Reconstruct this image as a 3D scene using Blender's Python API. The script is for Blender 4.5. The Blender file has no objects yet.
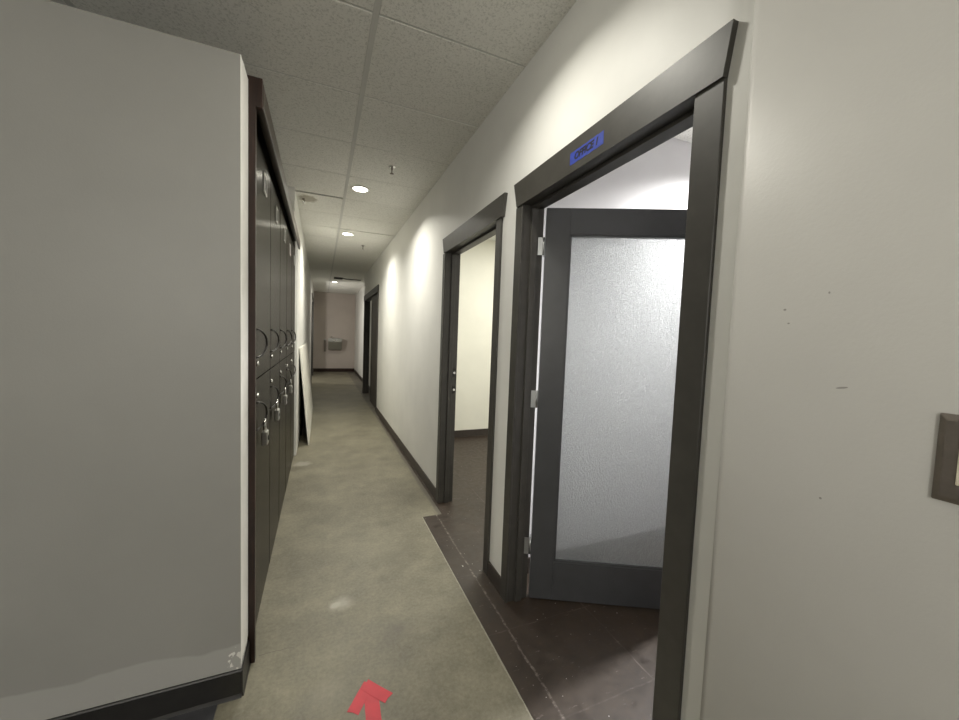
import bpy, bmesh, math, random
from mathutils import Vector, Matrix
random.seed(4)
S = bpy.context.scene
C = S.collection
PI = math.pi

# ------------------------------------------------------------------ dimensions (metres)
H = 2.794            # ceiling height
A = 0.9375           # right corridor wall face
AF = 0.9245          # door casing face
AH = 0.918           # header face
RW = 0.118            # right wall thickness
B = A + RW           # office side of the right wall
LXD = -0.272         # locker door faces
WL = -0.25           # left wall beyond the lockers
NX = 0.81            # near right wall face

# ------------------------------------------------------------------ materials
def mat(name):
    m = bpy.data.materials.new(name); m.use_nodes = True
    nt = m.node_tree
    return m, nt, nt.nodes['Principled BSDF']

def nd(nt, t, **kw):
    n = nt.nodes.new(t)
    for k, v in kw.items():
        if k in n.inputs: n.inputs[k].default_value = v
        else: setattr(n, k, v)
    return n

def coords(nt, scale=(1, 1, 1)):
    tc = nd(nt, 'ShaderNodeTexCoord'); mp = nd(nt, 'ShaderNodeMapping')
    mp.inputs['Scale'].default_value = scale
    nt.links.new(tc.outputs['Object'], mp.inputs['Vector'])
    return mp.outputs['Vector']

def ramp(nt, fac, stops):
    r = nd(nt, 'ShaderNodeValToRGB')
    e = r.color_ramp.elements
    e[0].position, e[0].color = stops[0][0], (*stops[0][1], 1)
    e[1].position, e[1].color = stops[1][0], (*stops[1][1], 1)
    for p, c in stops[2:]:
        x = e.new(p); x.color = (*c, 1)
    nt.links.new(fac, r.inputs['Fac'])
    return r.outputs['Color']

def mathn(nt, op, a, b=None, clamp=False):
    n = nd(nt, 'ShaderNodeMath', operation=op); n.use_clamp = clamp
    for i, v in enumerate((a, b)):
        if v is None: continue
        if isinstance(v, (int, float)): n.inputs[i].default_value = v
        else: nt.links.new(v, n.inputs[i])
    return n.outputs[0]

def mix(nt, fac, a, b, mode='MIX'):
    n = nd(nt, 'ShaderNodeMix', data_type='RGBA', blend_type=mode)
    for i, v in ((0, fac), (6, a), (7, b)):
        if isinstance(v, (int, float)): n.inputs[i].default_value = v
        elif isinstance(v, tuple): n.inputs[i].default_value = (*v, 1)
        else: nt.links.new(v, n.inputs[i])
    return n.outputs[2]

def noise(nt, vec, scale, detail=4, rough=.55):
    n = nd(nt, 'ShaderNodeTexNoise', Scale=scale, Detail=detail, Roughness=rough)
    nt.links.new(vec, n.inputs['Vector'])
    return n.outputs['Fac']

def bump(nt, bsdf, h, strength=.2, dist=.01):
    b = nd(nt, 'ShaderNodeBump', Strength=strength, Distance=dist)
    nt.links.new(h, b.inputs['Height']); nt.links.new(b.outputs['Normal'], bsdf.inputs['Normal'])

def sepxyz(nt, v):
    s = nd(nt, 'ShaderNodeSeparateXYZ'); nt.links.new(v, s.inputs[0]); return s.outputs

def plain(name, col, rough=.5, metal=0, spec=.5, nz=0, ns=30, sc=(1, 1, 1), bs=0):
    m, nt, p = mat(name)
    p.inputs['Base Color'].default_value = (*col, 1)
    p.inputs['Roughness'].default_value = rough; p.inputs['Metallic'].default_value = metal
    p.inputs['Specular IOR Level'].default_value = spec
    if nz or bs:
        v = coords(nt, sc); f = noise(nt, v, ns)
        if nz:
            c = ramp(nt, f, [(.3, tuple(x*(1-nz) for x in col)), (.7, tuple(min(1, x*(1+nz)) for x in col))])
            nt.links.new(c, p.inputs['Base Color'])
        if bs: bump(nt, p, f, bs, .004)
    return m

def wall_paint(name, col, rough=.5, var=.05):
    m, nt, p = mat(name)
    v = coords(nt)
    f = noise(nt, v, 1.7, 5, .6)
    c = ramp(nt, f, [(.3, tuple(x*(1-var) for x in col)), (.7, tuple(min(1, x*(1+var)) for x in col))])
    nt.links.new(c, p.inputs['Base Color'])
    p.inputs['Roughness'].default_value = rough
    p.inputs['Specular IOR Level'].default_value = .35
    bump(nt, p, noise(nt, v, 160, 2), .12, .002)
    return m, nt, p, c

M = {}
M['wall'] = wall_paint('white_wall_paint', (.76, .757, .725))[0]
M['wall_end'] = wall_paint('end_wall_paint', (.56, .50, .455))[0]
M['wall_office'] = wall_paint('office_wall_paint', (.66, .655, .665))[0]
M['wall_cream'] = wall_paint('cream_wall_paint', (.72, .71, .62))[0]

# grey partition with a band of older, lighter paint above the baseboard
m, nt, p, c = wall_paint('grey_partition_paint', (.30, .296, .277), .45)
v = coords(nt); X, Y, Z = sepxyz(nt, v)
edge = mathn(nt, 'ADD', mathn(nt, 'MULTIPLY', noise(nt, v, 3.0, 3), .09), .175)
band = mathn(nt, 'MULTIPLY', mathn(nt, 'SUBTRACT', edge, Z), 120, True)
c2 = mix(nt, band, c, (.385, .38, .362))
chipf = mathn(nt, 'GREATER_THAN', noise(nt, v, 60, 3), .57)
nearc = mathn(nt, 'MULTIPLY', mathn(nt, 'GREATER_THAN', X, -.315), mathn(nt, 'LESS_THAN', Z, .2))
c2 = mix(nt, mathn(nt, 'MULTIPLY', chipf, nearc), c2, (.75, .74, .70))
nt.links.new(c2, p.inputs['Base Color']); M['wall_grey'] = m

# near right wall: greyer paint, small scuffs
m, nt, p, c = wall_paint('beige_grey_wall_paint', (.62, .61, .58), .45, .04)
v = coords(nt); X, Y, Z = sepxyz(nt, v)
def scuff(nt, Y, Z, y, z, ry, rz, slope=0):
    dy = mathn(nt, 'SUBTRACT', Y, y); dz = mathn(nt, 'SUBTRACT', Z, z)
    dz = mathn(nt, 'SUBTRACT', dz, mathn(nt, 'MULTIPLY', dy, slope))
    a = mathn(nt, 'POWER', mathn(nt, 'ABSOLUTE', mathn(nt, 'DIVIDE', dy, ry)), 2)
    b = mathn(nt, 'POWER', mathn(nt, 'ABSOLUTE', mathn(nt, 'DIVIDE', dz, rz)), 2)
    return mathn(nt, 'LESS_THAN', mathn(nt, 'ADD', a, b), 1)
tot = None
for q in ((.343, 1.358, .008, .0016, -.2), (.438, 1.494, .0025, .002), (.358, 1.161, .002, .002), (.43, 1.468, .002, .0015), (.372, 1.52, .0015, .002)):
    s = scuff(nt, Y, Z, *q)
    tot = s if tot is None else mathn(nt, 'MAXIMUM', tot, s)
c2 = mix(nt, mathn(nt, 'MULTIPLY', tot, .75), c, (.22, .21, .19))
nt.links.new(c2, p.inputs['Base Color']); M['wall_near'] = m

# ceiling tile
m, nt, p = mat('mineral_fibre_ceiling_tile')
v = coords(nt)
f = noise(nt, v, 95, 3, .7)
g = noise(nt, v, 1.1, 3)
c = ramp(nt, f, [(.34, (.60, .60, .565)), (.5, (.82, .815, .775))])
c = mix(nt, mathn(nt, 'MULTIPLY', g, .16), c, (.52, .49, .41))
# brown water stain round the pipe hole by the left wall
X, Y, Z = sepxyz(nt, v)
d = mathn(nt, 'SQRT', mathn(nt, 'ADD', mathn(nt, 'POWER', mathn(nt, 'ADD', X, .15), 2), mathn(nt, 'POWER', mathn(nt, 'DIVIDE', mathn(nt, 'SUBTRACT', Y, 4.40), 1.3), 2)))
st = mathn(nt, 'MULTIPLY', mathn(nt, 'SUBTRACT', mathn(nt, 'ADD', .05, mathn(nt, 'MULTIPLY', noise(nt, v, 14, 4), .10)), d), 28, True)
c = mix(nt, mathn(nt, 'MULTIPLY', st, .6), c, (.20, .165, .10))
nt.links.new(c, p.inputs['Base Color']); p.inputs['Roughness'].default_value = .95
p.inputs['Specular IOR Level'].default_value = .1
bump(nt, p, f, .5, .004); M['tile'] = m
M['tbar'] = plain('ceiling_grid_metal', (.58, .58, .55), .5)
M['plenum'] = plain('dark_plenum', (.03, .03, .028), .9)

# concrete
m, nt, p = mat('worn_concrete')
v = coords(nt)
n1 = noise(nt, v, 2.3, 6, .6); n2 = noise(nt, v, 6, 7, .72); n3 = noise(nt, v, 60, 4, .7)
c = ramp(nt, n1, [(.30, (.096, .084, .054)), (.70, (.250, .230, .156))])
c = mix(nt, .42, c, ramp(nt, n2, [(.32, (.058, .051, .033)), (.66, (.285, .266, .198))]))
c = mix(nt, .22, c, ramp(nt, n3, [(.35, (.035, .032, .022)), (.65, (.25, .24, .19))]))
X, Y, Z = sepxyz(nt, v)
def blob(x, y, r, wob, sc, k):
    d = mathn(nt, 'SQRT', mathn(nt, 'ADD', mathn(nt, 'POWER', mathn(nt, 'SUBTRACT', X, x), 2), mathn(nt, 'POWER', mathn(nt, 'SUBTRACT', Y, y), 2)))
    return mathn(nt, 'MULTIPLY', mathn(nt, 'SUBTRACT', mathn(nt, 'ADD', r, mathn(nt, 'MULTIPLY', mathn(nt, 'SUBTRACT', noise(nt, v, sc, 4), .5), wob)), d), k, True)
for bx_, by_, r, wob, k, col, a in ((.115, 2.0, .075, .10, 18, (.50, .485, .42), .36), (.085, 2.0, .03, .06, 60, (.36, .34, .28), .8),
                                    (-.17, 4.35, .10, .16, 20, (.45, .43, .38), .35), (.05, 3.0, .12, .2, 8, (.055, .05, .036), .35),
                                    (.45, 2.35, .18, .25, 6, (.05, .045, .033), .35), (.36, 1.72, .10, .16, 10, (.06, .052, .05), .4), (.02, 1.5, .10, .14, 10, (.30, .28, .22), .3)):
    c = mix(nt, mathn(nt, 'MULTIPLY', blob(bx_, by_, r, wob, 9, k), a), c, col)
# frayed pale edge along the vinyl
pe = mathn(nt, 'GREATER_THAN', X, mathn(nt, 'ADD', .733, mathn(nt, 'MULTIPLY', noise(nt, v, 26, 4), .018)))
pe = mathn(nt, 'MULTIPLY', pe, mathn(nt, 'LESS_THAN', Y, 2.79))
c = mix(nt, mathn(nt, 'MULTIPLY', pe, .45), c, (.40, .38, .32))
# darker glue margin next to the right-hand baseboard, and dark vinyl crumbs
gl = mathn(nt, 'MULTIPLY', mathn(nt, 'SUBTRACT', X, mathn(nt, 'ADD', .835, mathn(nt, 'MULTIPLY', noise(nt, v, 2.2, 4), .06))), 60, True)
gl = mathn(nt, 'MULTIPLY', gl, mathn(nt, 'GREATER_THAN', Y, 2.8))
c = mix(nt, mathn(nt, 'MULTIPLY', gl, .75), c, (.085, .075, .062))
# a hairline crack
ck = mathn(nt, 'LESS_THAN', mathn(nt, 'ABSOLUTE', mathn(nt, 'SUBTRACT', mathn(nt, 'SUBTRACT', Y, 1.79), mathn(nt, 'MULTIPLY', mathn(nt, 'SUBTRACT', noise(nt, v, 14, 3), .5), .03))), .0022)
ck = mathn(nt, 'MULTIPLY', ck, mathn(nt, 'LESS_THAN', mathn(nt, 'ABSOLUTE', mathn(nt, 'ADD', X, .165)), .07))
c = mix(nt, mathn(nt, 'MULTIPLY', ck, .7), c, (.09, .08, .06))
nt.links.new(c, p.inputs['Base Color'])
rr = ramp(nt, n2, [(.3, (.42, .42, .42)), (.7, (.62, .62, .62))]); nt.links.new(rr, p.inputs['Roughness'])
bump(nt, p, n3, .15, .004); M['concrete'] = m

# dark vinyl tile with pale scratched joints
def vinyl(name, ox, oy, base, hi):
    m, nt, p = mat(name)
    v = coords(nt); X, Y, Z = sepxyz(nt, v)
    n1 = noise(nt, v, 5, 6, .7); n2 = noise(nt, v, 22, 5, .7)
    c = ramp(nt, n1, [(.3, base), (.72, hi)])
    c = mix(nt, .35, c, ramp(nt, n2, [(.3, tuple(x*.5 for x in base)), (.75, tuple(x*1.5 for x in hi))]))
    wob = mathn(nt, 'MULTIPLY', mathn(nt, 'SUBTRACT', noise(nt, v, 9, 4), .5), .016)
    def joint(cx, off, per):
        t = mathn(nt, 'ADD', mathn(nt, 'SUBTRACT', cx, off - 20*per), wob)
        t = mathn(nt, 'ABSOLUTE', mathn(nt, 'SUBTRACT', mathn(nt, 'MODULO', mathn(nt, 'ADD', t, per/2), per), per/2))
        return mathn(nt, 'MULTIPLY', mathn(nt, 'SUBTRACT', .0042, t), 420, True)
    j = mathn(nt, 'MAXIMUM', joint(X, ox, .457), mathn(nt, 'MULTIPLY', joint(Y, oy, .457), .7))
    worn = mathn(nt, 'MULTIPLY', mathn(nt, 'SUBTRACT', noise(nt, v, 9, 6, .75), .50), 8, True)
    c = mix(nt, mathn(nt, 'MULTIPLY', mathn(nt, 'MULTIPLY', j, worn), .30), c, (.24, .20, .17))
    c = mix(nt, mathn(nt, 'MULTIPLY', j, .22), c, (.09, .077, .068))
    # short pale scratches
    vs = coords(nt, (4, 14, 1)); sc = noise(nt, vs, 3.4, 8, .75)
    c = mix(nt, mathn(nt, 'MULTIPLY', mathn(nt, 'MULTIPLY', mathn(nt, 'SUBTRACT', sc, .61), 14, True), .5), c, (.22, .19, .17))
    # pale glue scraped along the first joint in front of the doors
    dx = mathn(nt, 'ABSOLUTE', mathn(nt, 'SUBTRACT', mathn(nt, 'ADD', X, mathn(nt, 'MULTIPLY', wob, 1.6)), ox))
    g1 = mathn(nt, 'MULTIPLY', mathn(nt, 'SUBTRACT', .007, dx), 400, True)
    g2 = mathn(nt, 'MULTIPLY', mathn(nt, 'SUBTRACT', noise(nt, v, 21, 6, .8), .47), 6, True)
    c = mix(nt, mathn(nt, 'MULTIPLY', mathn(nt, 'MULTIPLY', g1, g2), .5), c, (.36, .32, .28))
    sp = mathn(nt, 'GREATER_THAN', noise(nt, v, 48, 2, .5), .745)
    c = mix(nt, mathn(nt, 'MULTIPLY', sp, .55), c, (.66, .64, .60))
    nt.links.new(c, p.inputs['Base Color'])
    nt.links.new(ramp(nt, n2, [(.3, (.36, .36, .36)), (.7, (.6, .6, .6))]), p.inputs['Roughness'])
    bump(nt, p, n2, .05, .003)
    return m
M['vinyl'] = vinyl('dark_brown_vinyl_tile', .857, 1.54, (.016, .0100, .0062), (.043, .029, .0190))
M['vinyl_dark'] = vinyl('charcoal_vinyl_tile', .3, 1.2, (.028, .028, .032), (.05, .05, .055))

M['trim'] = plain('charcoal_trim_paint', (.050, .047, .041), .44, nz=.12, ns=18, bs=.05)
M['door'] = plain('charcoal_door_paint', (.050, .051, .054), .38, nz=.08, ns=12)
M['rubber'] = plain('black_rubber_base', (.017, .016, .015), .42, nz=.2, ns=25)
M['brownbase'] = plain('dark_brown_base', (.042, .034, .028), .42, nz=.2, ns=25)
M['wood'] = plain('dark_mahogany_panel', (.030, .014, .010), .38, nz=.5, ns=9, sc=(8, 8, .8))
M['crown'] = plain('dark_mahogany_crown', (.055, .040, .032), .33, nz=.3, ns=9, sc=(8, 1, 8))
M['chrome'] = plain('chrome', (.72, .72, .70), .18, 1)
M['steel_dark'] = plain('dark_gunmetal', (.05, .048, .045), .32, .8)
M['hinge_steel'] = plain('dull_hinge_steel', (.36, .37, .37), .38, .9)
M['steel'] = plain('brushed_steel', (.55, .55, .53), .32, 1, nz=.12, ns=60, sc=(1, 1, 12))
M['bronze'] = plain('brown_steel_plate', (.24, .21, .185), .35, .75, nz=.1, ns=50)
M['ivory'] = plain('ivory_plastic', (.72, .66, .52), .4, nz=.03)
M['darkplate'] = plain('dark_number_insert', (.02, .02, .02), .3)
M['board'] = plain('white_drywall_sheet', (.78, .765, .70), .6, nz=.04, ns=4)
M['boardedge'] = plain('drywall_core', (.42, .40, .36), .9, nz=.1)
M['red'] = plain('red_tape', (.50, .020, .036), .5, nz=.10, ns=20)
M['blue'] = plain('blue_masking_tape', (.022, .045, .30), .6, nz=.12, ns=60)
M['ink'] = plain('black_marker_ink', (.008, .008, .02), .5)
M['white_metal'] = plain('white_enamel', (.80, .79, .75), .4)
M['black'] = plain('matt_black', (.012, .012, .012), .7)
M['browndoor'] = plain('dark_brown_door', (.040, .033, .026), .45, nz=.2, ns=10)
M['bead'] = plain('white_corner_bead', (.80, .79, .75), .45, nz=.05, ns=20)

# locker metal, vertical brushing spreads highlights sideways
m, nt, p = mat('dark_brushed_locker_laminate')
v = coords(nt, (1, 1, .02)); f = noise(nt, v, 300, 3, .6)
v2 = coords(nt, (1, 1, .25)); f2 = noise(nt, v2, 9, 4)
c = ramp(nt, f2, [(.3, (.042, .036, .029)), (.7, (.062, .053, .043))])
c = mix(nt, .3, c, ramp(nt, f, [(.35, (.025, .021, .017)), (.65, (.085, .076, .066))]))
nt.links.new(c, p.inputs['Base Color'])
p.inputs['Roughness'].default_value = .26; p.inputs['Metallic'].default_value = .9
p.inputs['Anisotropic'].default_value = .92; p.inputs['Anisotropic Rotation'].default_value = 0
tg = nd(nt, 'ShaderNodeTangent', direction_type='RADIAL', axis='Z'); nt.links.new(tg.outputs[0], p.inputs['Tangent'])
M['locker'] = m

# rain-textured obscure glass
m, nt, p = mat('frosted_rain_glass')
nt.nodes.remove(p); out = nt.nodes['Material Output']
v = coords(nt, (1, 1, .35)); f = noise(nt, v, 190, 3, .6); f3 = noise(nt, coords(nt), 380, 2)
bp_ = nd(nt, 'ShaderNodeBump', Strength=1, Distance=.012)
nt.links.new(mathn(nt, 'ADD', f, mathn(nt, 'MULTIPLY', f3, .3)), bp_.inputs['Height'])
tr = nd(nt, 'ShaderNodeBsdfTransparent'); tr.inputs['Color'].default_value = (.97, .985, .98, 1)
tl = nd(nt, 'ShaderNodeBsdfTranslucent'); tl.inputs['Color'].default_value = (.92, .94, .935, 1)
df = nd(nt, 'ShaderNodeBsdfDiffuse'); df.inputs['Color'].default_value = (.72, .735, .73, 1)
gl_ = nd(nt, 'ShaderNodeBsdfGlossy', Roughness=.28)
rf = nd(nt, 'ShaderNodeBsdfRefraction', Roughness=.25, IOR=1.2); rf.inputs['Color'].default_value = (.9, .93, .94, 1)
for n in (tl, df, gl_, rf): nt.links.new(bp_.outputs['Normal'], n.inputs['Normal'])
def mixs(a, b, f_):
    n = nd(nt, 'ShaderNodeMixShader'); n.inputs[0].default_value = f_
    nt.links.new(a, n.inputs[1]); nt.links.new(b, n.inputs[2]); return n
x = mixs(tl.outputs[0], df.outputs[0], .40)
x = mixs(x.outputs[0], rf.outputs[0], .45)
x = mixs(x.outputs[0], tr.outputs[0], .58)
fr = nd(nt, 'ShaderNodeFresnel', IOR=1.45); nt.links.new(bp_.outputs['Normal'], fr.inputs['Normal'])
y = nd(nt, 'ShaderNodeMixShader'); nt.links.new(fr.outputs[0], y.inputs[0])
nt.links.new(x.outputs[0], y.inputs[1]); nt.links.new(gl_.outputs[0], y.inputs[2])
nt.links.new(y.outputs[0], out.inputs['Surface']); M['glass'] = m

def emis(name, col, st):
    m, nt, p = mat(name)
    p.inputs['Base Color'].default_value = (*col, 1)
    p.inputs['Emission Color'].default_value = (*col, 1); p.inputs['Emission Strength'].default_value = st
    return m
M['lens'] = emis('lit_lens', (1, .96, .82), 14)

# ------------------------------------------------------------------ mesh helpers
def new(): return bmesh.new()

def box(bm, x0, x1, y0, y1, z0, z1, mi=0, bev=0, seg=2):
    vs = [bm.verts.new((x, y, z)) for x in (x0, x1) for y in (y0, y1) for z in (z0, z1)]
    fs = [bm.faces.new([vs[i] for i in q]) for q in ((0, 1, 3, 2), (4, 6, 7, 5), (0, 4, 5, 1), (2, 3, 7, 6), (0, 2, 6, 4), (1, 5, 7, 3))]
    for f in fs: f.material_index = mi
    if bev:
        es = {e for f in fs for e in f.edges}
        r = bmesh.ops.bevel(bm, geom=list(es), offset=bev, segments=seg, profile=.5, affect='EDGES')
        for f in r['faces']: f.material_index = mi
    return vs

def prism(bm, pts, axis, lo, hi, mi=0):
    """extrude polygon pts (2-D) along axis between lo and hi"""
    def P(a, b, t):
        return {'x': (t, a, b), 'y': (a, t, b), 'z': (a, b, t)}[axis]
    v0 = [bm.verts.new(P(a, b, lo)) for a, b in pts]; v1 = [bm.verts.new(P(a, b, hi)) for a, b in pts]
    n = len(pts)
    fs = [bm.faces.new(v0), bm.faces.new(v1[::-1])]
    for i in range(n): fs.append(bm.faces.new((v0[i], v1[i], v1[(i+1) % n], v0[(i+1) % n])))
    for f in fs: f.material_index = mi
    return fs

def lathe(bm, prof, c, axis='z', n=28, mi=0, mis=None):
    """revolve (r, h) profile about an axis through c"""
    rings = []
    for r, h in prof:
        ring = []
        for k in range(n):
            a = 2*PI*k/n; u, w = r*math.cos(a), r*math.sin(a)
            q = {'z': (u, w, h), 'x': (h, u, w), 'y': (u, h, w)}[axis]
            ring.append(bm.verts.new((c[0]+q[0], c[1]+q[1], c[2]+q[2])))
        rings.append(ring)
    for j in range(len(rings)-1):
        for k in range(n):
            f = bm.faces.new((rings[j][k], rings[j][(k+1) % n], rings[j+1][(k+1) % n], rings[j+1][k]))
            f.material_index = mis[j] if mis else mi; f.smooth = True
    for ring, j in ((rings[0], 0), (rings[-1], -1)):
        f = bm.faces.new(ring); f.material_index = mis[j] if mis else mi

def tube(bm, pts, r, n=10, mi=0):
    pts = [Vector(p) for p in pts]; rings = []
    for i, p in enumerate(pts):
        t = (pts[min(i+1, len(pts)-1)] - pts[max(i-1, 0)]).normalized()
        up = Vector((0, 0, 1)) if abs(t.z) < .9 else Vector((1, 0, 0))
        a = t.cross(up).normalized(); b = t.cross(a)
        rings.append([bm.verts.new(p + r*(math.cos(2*PI*k/n)*a + math.sin(2*PI*k/n)*b)) for k in range(n)])
    for j in range(len(rings)-1):
        for k in range(n):
            f = bm.faces.new((rings[j][k], rings[j][(k+1) % n], rings[j+1][(k+1) % n], rings[j+1][k])); f.smooth = True; f.material_index = mi
    for ring in (rings[0], rings[-1]): bm.faces.new(ring).material_index = mi

def obj(name, bm, m, parent=None, loc=None):
    bmesh.ops.recalc_face_normals(bm, faces=bm.faces)
    me = bpy.data.meshes.new(name); bm.to_mesh(me); bm.free()
    o = bpy.data.objects.new(name, me); C.objects.link(o)
    for k in (m if isinstance(m, (list, tuple)) else [m]): me.materials.append(M[k])
    if parent: o.parent = parent
    if loc: o.location = loc
    return o

def struct(o): o['kind'] = 'structure'; return o

def thing(name, label, cat, loc=(0, 0, 0), group=None):
    o = bpy.data.objects.new(name, None); C.objects.link(o); o.location = loc
    o.empty_display_size = .05
    return tag(o, label, cat, group)

def tag(o, label, cat, group=None):
    o['label'] = label; o['category'] = cat
    if group: o['group'] = group
    return o

def dup(root, loc, label, group=None):
    r = root.copy(); C.objects.link(r); r.location = loc; r['label'] = label
    if group: r['group'] = group
    for ch in list(root.children):
        c = ch.copy(); C.objects.link(c); c.parent = r
        for g in list(ch.children):
            d = g.copy(); C.objects.link(d); d.parent = c
    return r

def boxes(name, lst, m, parent=None, bev=0):
    bm = new()
    for b in lst: box(bm, *b, bev=bev)
    return obj(name, bm, m, parent)

# ------------------------------------------------------------------ floor
bm = new()
box(bm, -.345, .749, -2.6, 2.79, -.1, 0)
box(bm, -.345, A, 2.79, 9.3, -.1, 0)
box(bm, -1.4, 1.3, 9.3, 14.6, -.1, 0)
box(bm, -.345, A+.15, 6.9, 9.3, -.1, -.001)
struct(obj('floor', bm, 'concrete'))
struct(boxes('floor_vinyl', [(.749, 3.9, -2.6, 2.79, -.1, .003), (.905, 3.9, 2.79, 6.4, -.1, .003)], 'vinyl'))
struct(boxes('floor_left', [(-3.2, -.345, -2.6, 1.7, -.1, .003)], 'vinyl_dark'))
struct(boxes('floor_storeroom', [(B+.03, 3.4, 6.4, 10, -.1, -.002)], 'vinyl_dark'))

# ------------------------------------------------------------------ ceiling with its grid
bm = new()
ys = [1.764 + .61*k for k in range(-8, 22)]
xs = [.202 + 1.22*k for k in range(-3, 4)]
for i in range(len(xs)-1):
    for j in range(len(ys)-1):
        x0, x1, y0, y1 = xs[i]+.011, xs[i+1]-.011, ys[j]+.005, ys[j+1]-.005
        if j == 12 and x0 < -.5 and x1 > 0: y0 += .034          # slipped tile, dark gap beside the lockers
        if j == 14 and .2 < x0 < .3: y0 += .022
        box(bm, x0, x1, y0, y1, H, H+.015, 0, bev=.003, seg=1)
for x in xs: box(bm, x-.013, x+.013, ys[0], ys[-1], H-.003, H+.02, 1)
for j, y in enumerate(ys):
    if j == 12:
        box(bm, .2, xs[-1], y-.0035, y+.0035, H+.002, H+.02, 1)
        box(bm, xs[0], -.9, y-.0035, y+.0035, H+.002, H+.02, 1)
    elif j == 14:
        box(bm, xs[0], .45, y-.0035, y+.0035, H+.002, H+.02, 1)
    else: box(bm, xs[0], xs[-1], y-.0035, y+.0035, H+.002, H+.02, 1)
box(bm, xs[0]-.02, xs[-1]+.02, ys[0], ys[-1], H+.10, H+.14, 2)
for (a, b, c_, d) in ((xs[0]-.02, xs[0], ys[0], ys[-1]), (xs[-1], xs[-1]+.02, ys[0], ys[-1]), (xs[0], xs[-1], ys[0]-.02, ys[0]), (xs[0], xs[-1], ys[-1], ys[-1]+.02)):
    box(bm, a, b, c_, d, H, H+.10, 2)
struct(obj('ceiling', bm, ['tile', 'tbar', 'plenum']))

# ------------------------------------------------------------------ walls
ZT = H + .012
D1L, D1R = 1.7085, .7607      # first opening, between casing inner edges
D2L, D2R = 2.982, 2.0172
D3L, D3R = 9.23, 7.03
ZO = 2.10
struct(boxes('wall_right', [
    (A, B, .50, D1R-.016, -.05, ZT), (A, B, D1L+.016, D2R-.016, -.05, ZT), (A, B, D2L+.016, D3R-.01, -.05, ZT), (A, B, D3L+.01, 9.42, -.05, ZT),
    (A, B, D1R-.016, D1L+.016, ZO+.004, ZT), (A, B, D2R-.016, D2L+.016, ZO+.004, ZT), (A, B, D3R-.01, D3L+.01, 2.18, ZT)], 'wall'))
struct(boxes('wall_right_far', [(1.13, 1.25, 9.42, 14.39, -.05, ZT)], 'wall'))
# near right wall stands proud of the door wall, with a rounded corner
bm = new()
r = .022; pts = [(NX, -2.6), (NX, .55-r)]
for k in range(1, 9):
    a = PI - k*PI/16
    pts.append((NX+r+r*math.cos(a), .55-r+r*math.sin(a)))
pts += [(B, .55), (B, -2.6)]
fs = prism(bm, pts, 'z', -.05, ZT)
for f in fs[2:]: f.smooth = True
o = struct(obj('wall_near_right', bm, 'wall_near'))
for e in o.data.edges: pass
struct(boxes('wall_left', [(-3.2, -.272, 1.612, 1.755, -.05, 2.38)], 'wall_grey'))
# thin white corner bead of the partition's end (faces the corridor)
struct(boxes('trim_1', [(-.2725, -.2705, 1.6115, 1.755, .13, 2.38)], 'bead'))
struct(boxes('wall_left_far', [(WL-.10, WL, 4.685, 11.25, -.05, ZT), (WL-.10, WL, 4.12, 4.685, 2.40, ZT), (WL-.10, WL, 13.2, 14.39, -.05, ZT), (WL-.10, WL, 11.25, 13.2, 2.36, ZT)], 'wall'))
struct(boxes('wall_behind_lockers', [(-.90, -.80, 1.755, 5.4, -.05, 2.38), (-3.2, -.90, 5.3, 5.4, -.05, ZT), (-.90, WL-.1, 5.3, 5.4, -.05, ZT)], 'wall'))
struct(boxes('wall_side_room', [(-1.4, -1.3, 9.3, 14.39, -.05, ZT), (-1.4, WL-.1, 9.2, 9.3, -.05, ZT)], 'wall_grey'))
struct(boxes('wall_end', [(-1.4, 1.25, 14.39, 14.5, -.05, ZT)], 'wall_end'))
struct(boxes('wall_back', [(-3.2, .95, -2.7, -2.6, -.05, ZT)], 'wall_near'))
struct(boxes('wall_side', [(-3.3, -3.2, -2.7, 5.4, -.05, ZT)], 'wall_near'))
# first office and the room beyond the second door
struct(boxes('wall_office', [(B, 3.6, 1.90, 2.0, -.05, ZT), (3.5, 3.6, -1.2, 1.90, -.05, ZT), (B, 3.6, -1.3, -1.2, -.05, ZT)], 'wall_office'))
struct(boxes('wall_second_office', [(B, 3.8, 4.93, 5.03, -.05, ZT), (3.7, 3.8, 2.0, 4.93, -.05, ZT)], 'wall_cream'))
struct(boxes('wall_storeroom', [(B, 3.4, 6.3, 6.4, -.05, ZT), (3.3, 3.4, 6.4, 9.9, -.05, ZT), (1.25, 3.4, 9.9, 10, -.05, ZT)], 'wall_grey'))

# ------------------------------------------------------------------ baseboards
def base_profile(t, h): return [(0, 0), (t+.006, 0), (t+.004, .004), (t, .014), (t, h-.004), (t-.003, h), (0, h)]
bm = new()
prism(bm, [(1.612-a, b) for a, b in base_profile(.010, .108)], 'x', -3.2, -.268)
prism(bm, [(-.2705+a*.7, b) for a, b in base_profile(.008, .108)], 'y', 1.604, 1.755)
struct(obj('baseboard_left', bm, 'rubber'))
bm = new()
for y0, y1 in ((1.777, 1.949), (3.05, 6.94), (9.32, 9.42)):
    prism(bm, [(A-a, b) for a, b in base_profile(.010, .095)], 'y', y0, y1)
struct(obj('baseboard_right', bm, 'brownbase'))
struct(boxes('baseboard_right_far', [(1.12, 1.13, 9.42, 14.38, 0, .10)], 'brownbase'))
struct(boxes('baseboard_end', [(-.25, 1.12, 14.38, 14.39, 0, .12)], 'wood'))
struct(boxes('baseboard_second_office', [(B, 3.7, 4.92, 4.93, 0, .10)], 'brownbase'))
struct(boxes('baseboard_office', [(B, 3.5, 1.89, 1.90, 0, .10)], 'brownbase'))
struct(boxes('baseboard_left_far', [(WL, WL+.008, 7.6, 11.15, 0, .10), (WL, WL+.008, 13.25, 14.38, 0, .10)], 'brownbase'))

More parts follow.
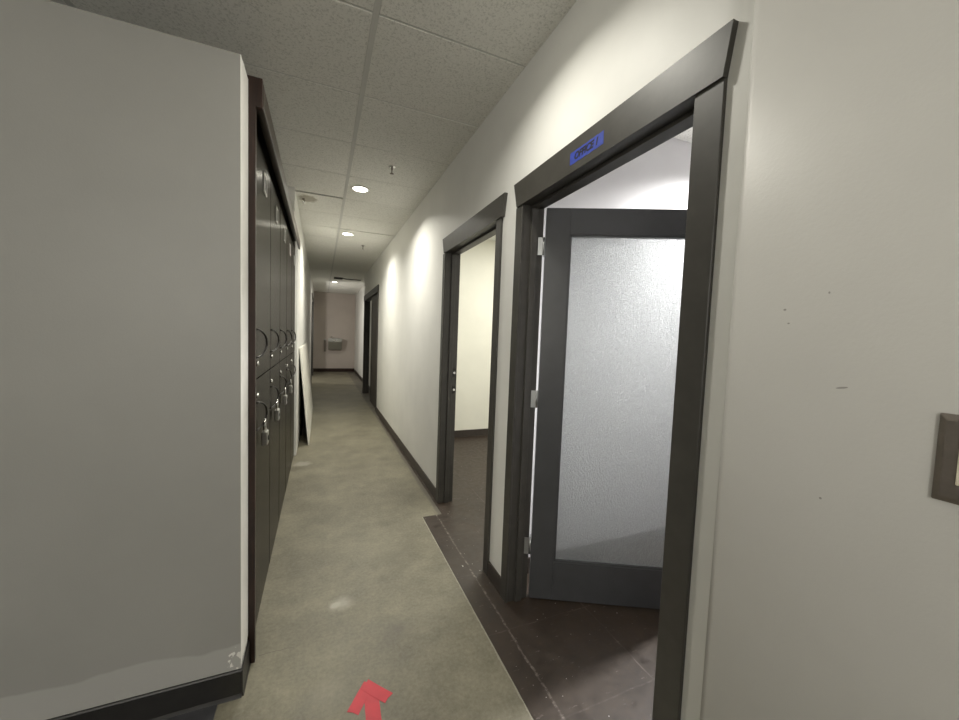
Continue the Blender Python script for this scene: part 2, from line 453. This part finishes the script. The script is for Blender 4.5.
# ------------------------------------------------------------------ door casings
def casing(name, yl, yli, yr, yri, ht, hb, ztop, zo):
    """yl/yr outer, yli/yri inner edges of the casings; ht/hb = (left, right) of the splayed header top and bottom"""
    bm = new()
    box(bm, AF, A, yli, yl, 0, zo, bev=.002, seg=1)
    box(bm, AF, A, yr, yri, 0, zo, bev=.002, seg=1)
    prism(bm, [(hb[0], zo), (hb[1], zo), (ht[1], ztop), (ht[0], ztop)], 'x', AH, A)
    o = struct(obj(name, bm, 'trim'))
    # jamb lining and stop
    j0, j1 = yri-.004, yli+.004
    bm = new()
    box(bm, A-.004, B+.001, yli+.004, yli+.018, 0, zo+.004)
    box(bm, A-.004, B+.001, yri-.018, yri-.004, 0, zo+.004)
    box(bm, A-.004, B+.001, yri-.018, yli+.018, zo+.004, zo+.018)
    box(bm, A+.042, A+.078, yli-.010, yli+.004, 0, zo+.004, bev=.0015, seg=1)
    box(bm, A+.042, A+.078, yri-.004, yri+.010, 0, zo+.004, bev=.0015, seg=1)
    box(bm, A+.042, A+.078, yri-.004, yli+.004, zo-.010, zo+.004, bev=.0015, seg=1)
    jm = obj('jamb', bm, 'trim', o); 
    return o, jm
c1, j1 = casing('trim_2', 1.774, D1L, .6771, D1R, (1.7972, .6609), (1.7587, .6786), 2.219, 2.094)
c2_, j2 = casing('trim_3', 3.0476, D2L, 1.9498, D2R, (3.0512, 1.9047), (3.0101, 1.9284), 2.219, 2.098)
c3, j3 = casing('trim_4', 9.32, D3L, 6.94, D3R, (9.34, 6.92), (9.32, 6.94), 2.29, 2.17)
# strike plates in the second jamb
for z in (1.115, .972):
    bm = new()
    box(bm, A+.085, A+.110, D2L+.0005, D2L+.0042, z-.035, z+.035, 0, bev=.0015, seg=1)
    o = obj('strike_plate', bm, 'steel_dark', c2_); o['label'] = 'dark steel strike plate'
    bm = new()
    lathe(bm, [(.010, 0), (.010, .006), (.0075, .006), (.0075, .002)], (A+.0975, D2L-.004, z), 'y', 16)
    obj('bolt_hole_collar', bm, 'chrome', o)

# ------------------------------------------------------------------ open office door with obscure glass
DW, DT, DH = .915, .042, 2.092
d = struct(bpy.data.objects.new('door_1', None)); C.objects.link(d)
d.location = (1.068, 1.716, .006); d.rotation_euler = (0, 0, math.atan2(-.4582, .88885))
GL0, GL1, GZ0, GZ1 = .128, DW-.128, .215, 1.962
bm = new()      # local x along the leaf, local y thickness (negative = corridor/near side)
box(bm, .004, GL0, -DT/2, DT/2, .004, DH, bev=.0015, seg=1)
box(bm, GL1, DW, -DT/2, DT/2, .004, DH, bev=.0015, seg=1)
box(bm, GL0, GL1, -DT/2+.0005, DT/2-.0005, .004, GZ0)
box(bm, GL0, GL1, -DT/2+.0005, DT/2-.0005, GZ1, DH-.0005)
fr_ = obj('door_frame', bm, 'door', d)
bm = new()
for (a, b, c_, e) in ((GL0, GL1, GZ0, GZ0+.010), (GL0, GL1, GZ1-.010, GZ1), (GL0, GL0+.010, GZ0, GZ1), (GL1-.010, GL1, GZ0, GZ1)):
    box(bm, a, b, -DT/2+.006, -.004, c_, e); box(bm, a, b, .004, DT/2-.006, c_, e)
obj('glazing_bead', bm, 'door', d)
bm = new(); box(bm, GL0, GL1, -.003, .003, GZ0, GZ1)
g = obj('glass_pane', bm, 'glass', d); g['label'] = 'frosted rain-textured glass pane'
for z in (1.895, 1.10, .30):
    bm = new()
    # leaf on the jamb, knuckle, leaf on the door edge
    tube(bm, [(-.004, -DT/2-.004, z-.045), (-.004, -DT/2-.004, z+.045)], .0065, 10)
    box(bm, -.002, .0035, -DT/2-.004, DT/2-.010, z-.045, z+.045)
    box(bm, -.034, -.003, -DT/2-.0065, -DT/2-.004, z-.045, z+.045)
    hg = obj('hinge', bm, 'hinge_steel', d); hg['label'] = 'steel butt hinge'
bm = new()
lathe(bm, [(.030, 0), (.030, -.006), (.012, -.008), (.012, -.05)], (DW-.065, -DT/2, .97), 'y', 24)
tube(bm, [(DW-.065, -DT/2-.045, .97), (DW-.12, -DT/2-.047, .97), (DW-.165, -DT/2-.045, .972)], .009, 12)
h = obj('door_handle', bm, 'steel', d)

# far pair of doors: near leaf shut, far leaf swung into the dark room
for nm, lo, hi, x0 in (('door_2', D3R-.001, 8.12, A+.020),):
    bm = new()
    box(bm, x0+.006, x0+.04, lo, hi, .006, 2.165)
    for (a, b, c_, e) in ((lo, hi, .006, .18), (lo, hi, 2.02, 2.165), (lo, lo+.12, .18, 2.02), (hi-.12, hi, .18, 2.02), (lo+.12, hi-.12, .95, 1.08)):
        box(bm, x0, x0+.006, a, b, c_, e)
    o = struct(obj(nm, bm, 'browndoor'))
# dark casing of the side-room opening near the end, left
bm = new()
box(bm, WL, WL+.018, 11.16, 11.25, 0, 2.36); box(bm, WL, WL+.018, 13.2, 13.29, 0, 2.36); box(bm, WL, WL+.02, 11.14, 13.31, 2.36, 2.45)
box(bm, WL-.10, WL, 11.25, 11.27, 0, 2.36); box(bm, WL-.10, WL, 13.18, 13.2, 0, 2.36)
struct(obj('trim_5', bm, 'trim'))

# ------------------------------------------------------------------ lockers
pan = new()
box(pan, -.78, -.246, 1.757, 1.783, 0, 2.288); box(pan, -.78, -.223, 1.757, 1.783, 2.288, 2.398)
tag(obj('end_panel', pan, 'wood'), 'tall dark mahogany end panel closing the near end of the locker row', 'panel')
bm = new()
prism(bm, [(-.78, 2.383), (-.238, 2.383), (-.238, 2.302), (-.224, 2.302), (-.222, 2.304), (-.222, 2.391), (-.225, 2.395), (-.78, 2.395)], 'y', 1.784, 4.60)
tag(obj('crown_moulding', bm, 'crown'), 'long dark glossy crown moulding running along the top of the lockers', 'moulding')

EDG = [1.935, 2.480, 3.030, 3.585, 4.135, 4.68]
names = ['first locker column beside the mahogany end panel, nearest the camera', 'second locker column from the near end panel, beside the first padlocked one',
         'middle locker column of the dark brown row of five', 'fourth locker column from the near end panel, second from the far end',
         'last locker column of the row, beside the white wall by the leaning sheet']
Wd = .545
bm = new(); box(bm, LXD-.02, LXD-.004, 1.784, EDG[0]-.002, .0, 2.380)
tag(obj('filler_strip', bm, 'locker'), 'dark brown filler strip between the end panel and the first locker', 'panel')
def make_locker():
    t = thing('locker', names[0], 'locker', (LXD, EDG[0], 0), 'dark brown lockers along the left wall')
    bm = new()     # carcass, local x<0 into the wall
    box(bm, -.48, -.024, 0, .016, .0, 2.380); box(bm, -.48, -.024, Wd-.018, Wd-.002, 0, 2.380)
    box(bm, -.48, -.465, 0.016, Wd-.018, 0, 2.380); box(bm, -.465, -.024, .016, Wd-.018, 2.360, 2.380)
    box(bm, -.465, -.024, .016, Wd-.018, 1.18, 1.20); box(bm, -.465, -.024, .016, Wd-.018, 0.0, .03)
    obj('carcass', bm, 'black', t)
    for lo, hi, up in ((1.193, 2.372, True), (.010, 1.187, False)):
        bm = new(); box(bm, -.020, 0, .008, Wd-.008, lo, hi, bev=.0015, seg=1)
        dr = obj('door', bm, 'locker', t)
        zc = 1.355 if up else 1.020
        bm = new()
        pts = [(.002+.030*math.sin(a), .022+.105*math.sin(a), zc+.064*math.cos(a)) for a in [k*PI/20 for k in range(21)]]
        tube(bm, pts, .0048, 10)
        obj('pull_handle', bm, 'steel_dark', dr)
        zl = 1.263 if up else 1.115
        bm = new(); lathe(bm, [(.013, 0), (.013, .004), (.010, .008), (.004, .010)], (0, .045, zl), 'x', 20)
        k = obj('lock_cylinder', bm, 'chrome', dr); k['label'] = 'round chrome lock'
        if up:
            bm = new()
            y0, y1, z0, z1 = .235, .335, 2.10, 2.195
            for q in ((y0, y1, z0, z0+.013), (y0, y1, z1-.013, z1), (y0, y0+.013, z0+.013, z1-.013), (y1-.013, y1, z0+.013, z1-.013)):
                box(bm, 0, .007, *q, bev=.0015, seg=1)
            nf = obj('number_plate_frame', bm, 'steel', dr); nf['label'] = 'chrome number plate frame'
            bm = new(); box(bm, 0, .003, y0+.013, y1-.013, z0+.013, z1-.013)
            obj('number_plate', bm, 'darkplate', dr)
    return t
lk = make_locker()
for i in range(1, 5): dup(lk, (LXD, EDG[i], 0), names[i])

# padlocks hanging from the lower pulls of four lockers
def make_padlock():
    t = thing('padlock', 'silver and black padlock on the lower door of the locker nearest the end panel', 'padlock', (LXD+.028, EDG[0]+.103, .970), 'padlocks on the lower locker doors')
    bm = new(); box(bm, -.011, .011, -.024, .024, -.085, -.030, bev=.004, seg=2)
    b = obj('lock_body', bm, 'steel', t)
    bm = new(); lathe(bm, [(.010, .0105), (.010, .0135), (.004, .0135)], (0, 0, -.058), 'x', 16); obj('keyway', bm, 'black', b)
    bm = new()
    pts = [(0, -.016, -.032)] + [(0, -.016*math.cos(a), -.002+.018*math.sin(a)) for a in [k*PI/10 for k in range(11)]] + [(0, .016, -.032)]
    tube(bm, pts, .0045, 10); obj('shackle', bm, 'chrome', t)
    return t
pk = make_padlock(); pk.scale = (1.2, 1.2, 1.2)
for i, lab in ((1, 'bright long padlock on the lower door of the second locker from the end panel'), (2, 'padlock on the lower door of the middle locker of the row'),
               (3, 'farthest padlock, on the lower door of the fourth locker from the end panel')):
    dup(pk, (LXD+.028, EDG[i]+.103, .970), lab)

# ------------------------------------------------------------------ sheet leaning on the left wall
y0, y1 = 5.08, 7.52; xb = WL + .125; zt = 1.205; th = .0127
tx_ = WL + .004
ang = math.atan2(xb - tx_, zt)
bm = new()
nx, nz = math.cos(ang)*th, math.sin(ang)*th
prism(bm, [(xb-nx, .001), (xb, .001+nz*.2), (tx_+nx, zt), (tx_, zt-nz)], 'y', y0, y1)
tag(obj('drywall_sheet', bm, 'board'), 'white drywall sheet leaning on its long edge against the left wall past the lockers', 'sheet')

# ------------------------------------------------------------------ downlights
dlabels = ['round recessed ceiling downlight nearest the camera, above the first door',
           'bright round recessed downlight above the corridor beside the sprinkler head',
           'round recessed downlight in the middle of the corridor, beyond the displaced ceiling tile',
           'small dim recessed downlight at the far end of the corridor near the end wall']
DLP = [(.40, 1.36), (.330, 3.862), (.326, 5.668), (.321, 11.208)]
def make_dl():
    t = thing('ceiling_downlight', dlabels[0], 'ceiling light', (DLP[0][0], DLP[0][1], H), 'recessed downlights along the corridor')
    bm = new(); lathe(bm, [(.088, .000), (.090, -.004), (.086, -.007), (.070, -.006), (.066, .0)], (0, 0, 0), 'z', 36); obj('trim_ring', bm, 'white_metal', t)
    bm = new(); lathe(bm, [(.066, -.001), (.06, -.003), (.03, -.0045), (.004, -.005)], (0, 0, 0), 'z', 36); l = obj('lens', bm, 'lens', t); l['label'] = 'lit round lens'
    return t
dl = make_dl()
for i in range(1, 4): dup(dl, (DLP[i][0], DLP[i][1], H), dlabels[i])

def spot(x, y, w, size=166, blend=1, col=(1, .965, .865), z=H-.03, r=.05):
    L = bpy.data.lights.new('downlight_lamp', 'SPOT'); L.energy = w; L.spot_size = math.radians(size); L.spot_blend = blend
    L.color = col; L.shadow_soft_size = r
    o = bpy.data.objects.new('downlight_lamp', L); C.objects.link(o); o.location = (x, y, z)
    return o
def disk(x, y, w, z=H-.012, col=(1, .965, .865)):
    L = bpy.data.lights.new('downlight_lamp', 'AREA'); L.energy = w; L.shape = 'DISK'; L.size = .13; L.color = col; L.spread = math.radians(142)
    o = bpy.data.objects.new('downlight_lamp', L); C.objects.link(o); o.location = (x, y, z)
disk(*DLP[0], 6.8); disk(*DLP[1], 15.5); disk(*DLP[2], 15); spot(*DLP[3], 30)
def area(x, y, w, sx, sy, col, z=H-.02, nm='office_lamp'):
    L = bpy.data.lights.new(nm, 'AREA'); L.energy = w; L.shape = 'RECTANGLE'; L.size = sx; L.size_y = sy; L.color = col
    o = bpy.data.objects.new(nm, L); C.objects.link(o); o.location = (x, y, z)
    return o
spot(2.65, 1.36, 330, size=150, blend=.8, col=(1, .985, .97))          # first office
area(2.5, 3.3, 44, .6, 1.2, (1, .98, .91))              # second office
L = bpy.data.lights.new('lobby_fill', 'POINT'); L.energy = 62; L.color = (1, .975, .91); L.shadow_soft_size = .25
o = bpy.data.objects.new('lobby_fill', L); C.objects.link(o); o.location = (-1.4, -2.0, 1.9)      # unseen fill added behind the camera to brighten partition and near wall

L = bpy.data.lights.new('side_room_lamp', 'POINT'); L.energy = 34; L.color = (1, .95, .88); L.shadow_soft_size = .08
o = bpy.data.objects.new('side_room_lamp', L); C.objects.link(o); o.location = (-.80, 11.5, 1.7)   # lamp in the side room near the end
w = bpy.data.worlds.new('World'); S.world = w; w.use_nodes = True
w.node_tree.nodes['Background'].inputs[0].default_value = (.5, .5, .5, 1)
w.node_tree.nodes['Background'].inputs[1].default_value = .05

# ------------------------------------------------------------------ ceiling fittings
def sprinkler(x, y, label):
    t = thing('sprinkler_head', label, 'sprinkler', (x, y, H), 'fire sprinklers in the ceiling')
    bm = new(); lathe(bm, [(.032, 0), (.030, -.004), (.014, -.007), (.012, -.006)], (0, 0, 0), 'z', 24); obj('escutcheon', bm, 'chrome', t)
    bm = new(); lathe(bm, [(.009, 0), (.009, -.02), (.006, -.022), (.004, -.040), (.006, -.052)], (0, 0, 0), 'z', 14)
    for s in (-1, 1): tube(bm, [(0, s*.008, -.02), (0, s*.014, -.032), (0, s*.006, -.052)], .0022, 8)
    obj('body', bm, 'bronze', t)
    bm = new(); lathe(bm, [(.006, -.052), (.017, -.0535), (.017, -.055), (.004, -.056)], (0, 0, 0), 'z', 20); obj('deflector', bm, 'bronze', t)
    return t
sprinkler(.522, 3.237, 'small pendent sprinkler head in the ceiling just in front of the bright downlight')
s2 = sprinkler(.59, 6.275, 'far sprinkler head in the ceiling just beyond the second bright downlight')
# capped pipe stub hanging from the stained tile
t = thing('pipe_stub', 'short capped chrome pipe stub hanging from the stained ceiling tile by the left wall', 'pipe', (-.185, 4.42, H))
bm = new(); lathe(bm, [(.011, .01), (.011, -.02), (.009, -.024)], (0, 0, 0), 'z', 18); obj('pipe', bm, 'bronze', t)
bm = new(); lathe(bm, [(.014, -.018), (.015, -.020), (.015, -.040), (.011, -.045), (.004, -.046)], (0, 0, 0), 'z', 18); obj('cap', bm, 'chrome', t)
# dark slot grille near the end
t = thing('ceiling_vent', 'narrow black slot vent in the ceiling near the far end of the corridor', 'vent', (.385, 10.33, H))
bm = new()
box(bm, -.105, .105, -.16, -.135, -.012, 0); box(bm, -.105, .105, .135, .16, -.012, 0); box(bm, -.105, -.09, -.135, .135, -.012, 0); box(bm, .09, .105, -.135, .135, -.012, 0)
obj('vent_frame', bm, 'black', t)
bm = new()
for k in range(7): prism(bm, [(-.125+k*.04, -.001), (-.120+k*.04, -.001), (-.102+k*.04, -.011), (-.107+k*.04, -.011)], 'x', -.09, .09)
obj('louvres', bm, 'black', t)
bm = new(); box(bm, .49, .93, 10.30, 10.335, H-.02, H)
struct(obj('ceiling_gap_bar', bm, 'black'))  # black bar added to draw the dark gap in the ceiling

# ------------------------------------------------------------------ drinking fountain on the end wall
t = thing('drinking_fountain', 'stainless steel drinking fountain mounted on the end wall of the corridor', 'drinking fountain', (.45, 14.39, .78))
bm = new()
prism(bm, [(-.02, .42), (-.36, .42), (-.36, .30), (-.28, .05), (-.02, 0)], 'x', -.22, .22)
bmesh.ops.bevel(bm, geom=list(bm.edges), offset=.012, segments=2, affect='EDGES')
obj('body', bm, 'steel', t)
bm = new(); lathe(bm, [(.15, .425), (.155, .432), (.145, .432), (.09, .424), (.02, .4215)], (0, -.19, 0), 'z', 28); obj('basin', bm, 'chrome', t)
bm = new(); tube(bm, [(-.13, -.10, .42), (-.13, -.10, .46), (-.115, -.12, .475), (-.09, -.14, .47)], .010, 10); obj('spout', bm, 'chrome', t)
bm = new(); box(bm, -.05, .05, -.372, -.358, .33, .375, bev=.004); obj('push_bar', bm, 'chrome', t)
bm = new(); box(bm, -.26, .26, -.02, 0, -.10, .46); obj('back_plate', bm, 'wall_end', t)
t = thing('cup_dispenser', 'slim grey fitting on the end wall just left of the drinking fountain', 'dispenser', (.125, 14.39, .72))
bm = new(); box(bm, -.035, .035, -.06, 0, 0, .40, bev=.006); obj('body', bm, 'bronze', t)
bm = new(); lathe(bm, [(.03, 0), (.034, .01), (.03, .04), (.004, .05)], (0, -.035, .40), 'z', 18); obj('cap', bm, 'steel', t)

# ------------------------------------------------------------------ light switch on the near right wall
t = thing('light_switch', 'brown metal switch plate with an ivory rocker on the near right wall', 'switch', (NX, .172, 1.277))
bm = new()
hy, hz = .0585, .0615
v0 = [bm.verts.new((0, sy*hy, sz*hz)) for sy, sz in ((-1, -1), (1, -1), (1, 1), (-1, 1))]
v1 = [bm.verts.new((-.005, sy*hy, sz*hz)) for sy, sz in ((-1, -1), (1, -1), (1, 1), (-1, 1))]
v2 = [bm.verts.new((-.0095, sy*(hy-.008), sz*(hz-.008))) for sy, sz in ((-1, -1), (1, -1), (1, 1), (-1, 1))]
bm.faces.new(v0); bm.faces.new(v2[::-1])
for i in range(4):
    j = (i+1) % 4
    bm.faces.new((v0[i], v0[j], v1[j], v1[i])); bm.faces.new((v1[i], v1[j], v2[j], v2[i]))
bmesh.ops.bevel(bm, geom=list(bm.edges), offset=.0008, segments=2, affect='EDGES')
obj('plate', bm, 'bronze', t)
for yy in (.021, -.025):
    bm = new(); box(bm, -.0125, -.009, yy-.0155, yy+.0155, -.034, .034, bev=.0015); rk = obj('rocker', bm, 'ivory', t)

# ------------------------------------------------------------------ blue tape with handwriting on the first header
t = thing('masking_tape', 'strip of blue masking tape with black handwriting on the first door header', 'tape', (AH, 1.212, 2.148))
bm = new()
n = 16; L0, Lh = .098, .0235
pts = []
top = [(-L0 + 2*L0*k/n, Lh + .0010*math.sin(k*2.1)) for k in range(n+1)]
bot = [(L0 + .002*math.sin(9) - 2*L0*k/n, -Lh + .001*math.sin(k*1.7)) for k in range(n+1)]
prism(bm, [(-a, b) for a, b in top + bot], 'x', -.0006, 0)
obj('tape_strip', bm, 'blue', t)
cu = bpy.data.curves.new('lettering', 'FONT'); cu.body = 'OFFICE 1'; cu.size = .037; cu.align_x = 'CENTER'; cu.align_y = 'CENTER'; cu.shear = .18; cu.extrude = .0002; cu.offset = .0016; cu.space_character = .95
tmp = bpy.data.objects.new('lettering_tmp', cu); C.objects.link(tmp)
bpy.context.view_layer.update()
me = bpy.data.meshes.new_from_object(tmp.evaluated_get(bpy.context.evaluated_depsgraph_get()))
bpy.data.objects.remove(tmp)
me.name = 'lettering'; me.materials.clear(); me.materials.append(M['ink'])
# x of the text runs to -y on the wall, y of the text up
R_ = Matrix(((0, 0, -1, -.0009), (-1, 0, 0, 0), (0, 1, 0, 0), (0, 0, 0, 1)))
me.transform(R_)
tx = bpy.data.objects.new('lettering', me); C.objects.link(tx); tx.parent = t; tx['label'] = 'black handwritten word and number'

# ------------------------------------------------------------------ red tape arrow on the floor
t = thing('tape_arrow', 'red tape arrow on the concrete floor pointing down the corridor', 'arrow', (.19, 1.40, .0005))
def strip(p, q, w, z, ext=.012):
    p, q = Vector((*p, 0)), Vector((*q, 0)); d_ = (q-p).normalized(); nrm = Vector((-d_.y, d_.x, 0))
    bm = new(); a, b = p-d_*ext, q+d_*ext
    pl = [a+nrm*w, a+nrm*w*.2+d_*.004, a-nrm*w, (a+b)/2-nrm*w*1.04, b-nrm*w, b-nrm*w*.1-d_*.004, b+nrm*w, (a+b)/2+nrm*w*.97]
    prism(bm, [(v.x, v.y) for v in pl], 'z', z, z+.0003)
    return bm
obj('shaft', strip((.008, .058), (.002, -.17), .027, .0), 'red', t)
obj('head_strip', strip((.0, .080), (-.060, -.008), .0235, .0003), 'red', t)
obj('head_strip', strip((-.006, .082), (.062, .004), .0235, .0006), 'red', t)

# ------------------------------------------------------------------ camera
cam = bpy.data.cameras.new('Camera'); co = bpy.data.objects.new('Camera', cam); C.objects.link(co)
cam.sensor_width = 36; cam.lens = 375.849/959*36; cam.clip_start = .02
yaw, pitch, roll = .4, -.0599, .0373
cy, sy = math.cos(yaw), math.sin(yaw); cp, sp_ = math.cos(pitch), math.sin(pitch)
fwd = Vector((sy*cp, cy*cp, sp_)); right = Vector((cy, -sy, 0)); up = right.cross(fwd)
r2 = math.cos(roll)*right + math.sin(roll)*up; u2 = -math.sin(roll)*right + math.cos(roll)*up
co.matrix_world = Matrix(((r2.x, u2.x, -fwd.x, 0), (r2.y, u2.y, -fwd.y, 0), (r2.z, u2.z, -fwd.z, 1.42), (0, 0, 0, 1)))
S.camera = co

S.view_settings.view_transform = 'Standard'; S.view_settings.look = 'None'
S.view_settings.gamma = 1; S.view_settings.use_curve_mapping = False
S.view_settings.exposure = 0.62
S.cycles.use_denoising = True
S.cycles.max_bounces = 12; S.cycles.diffuse_bounces = 6; S.cycles.transparent_max_bounces = 12
S.cycles.sample_clamp_indirect = 4
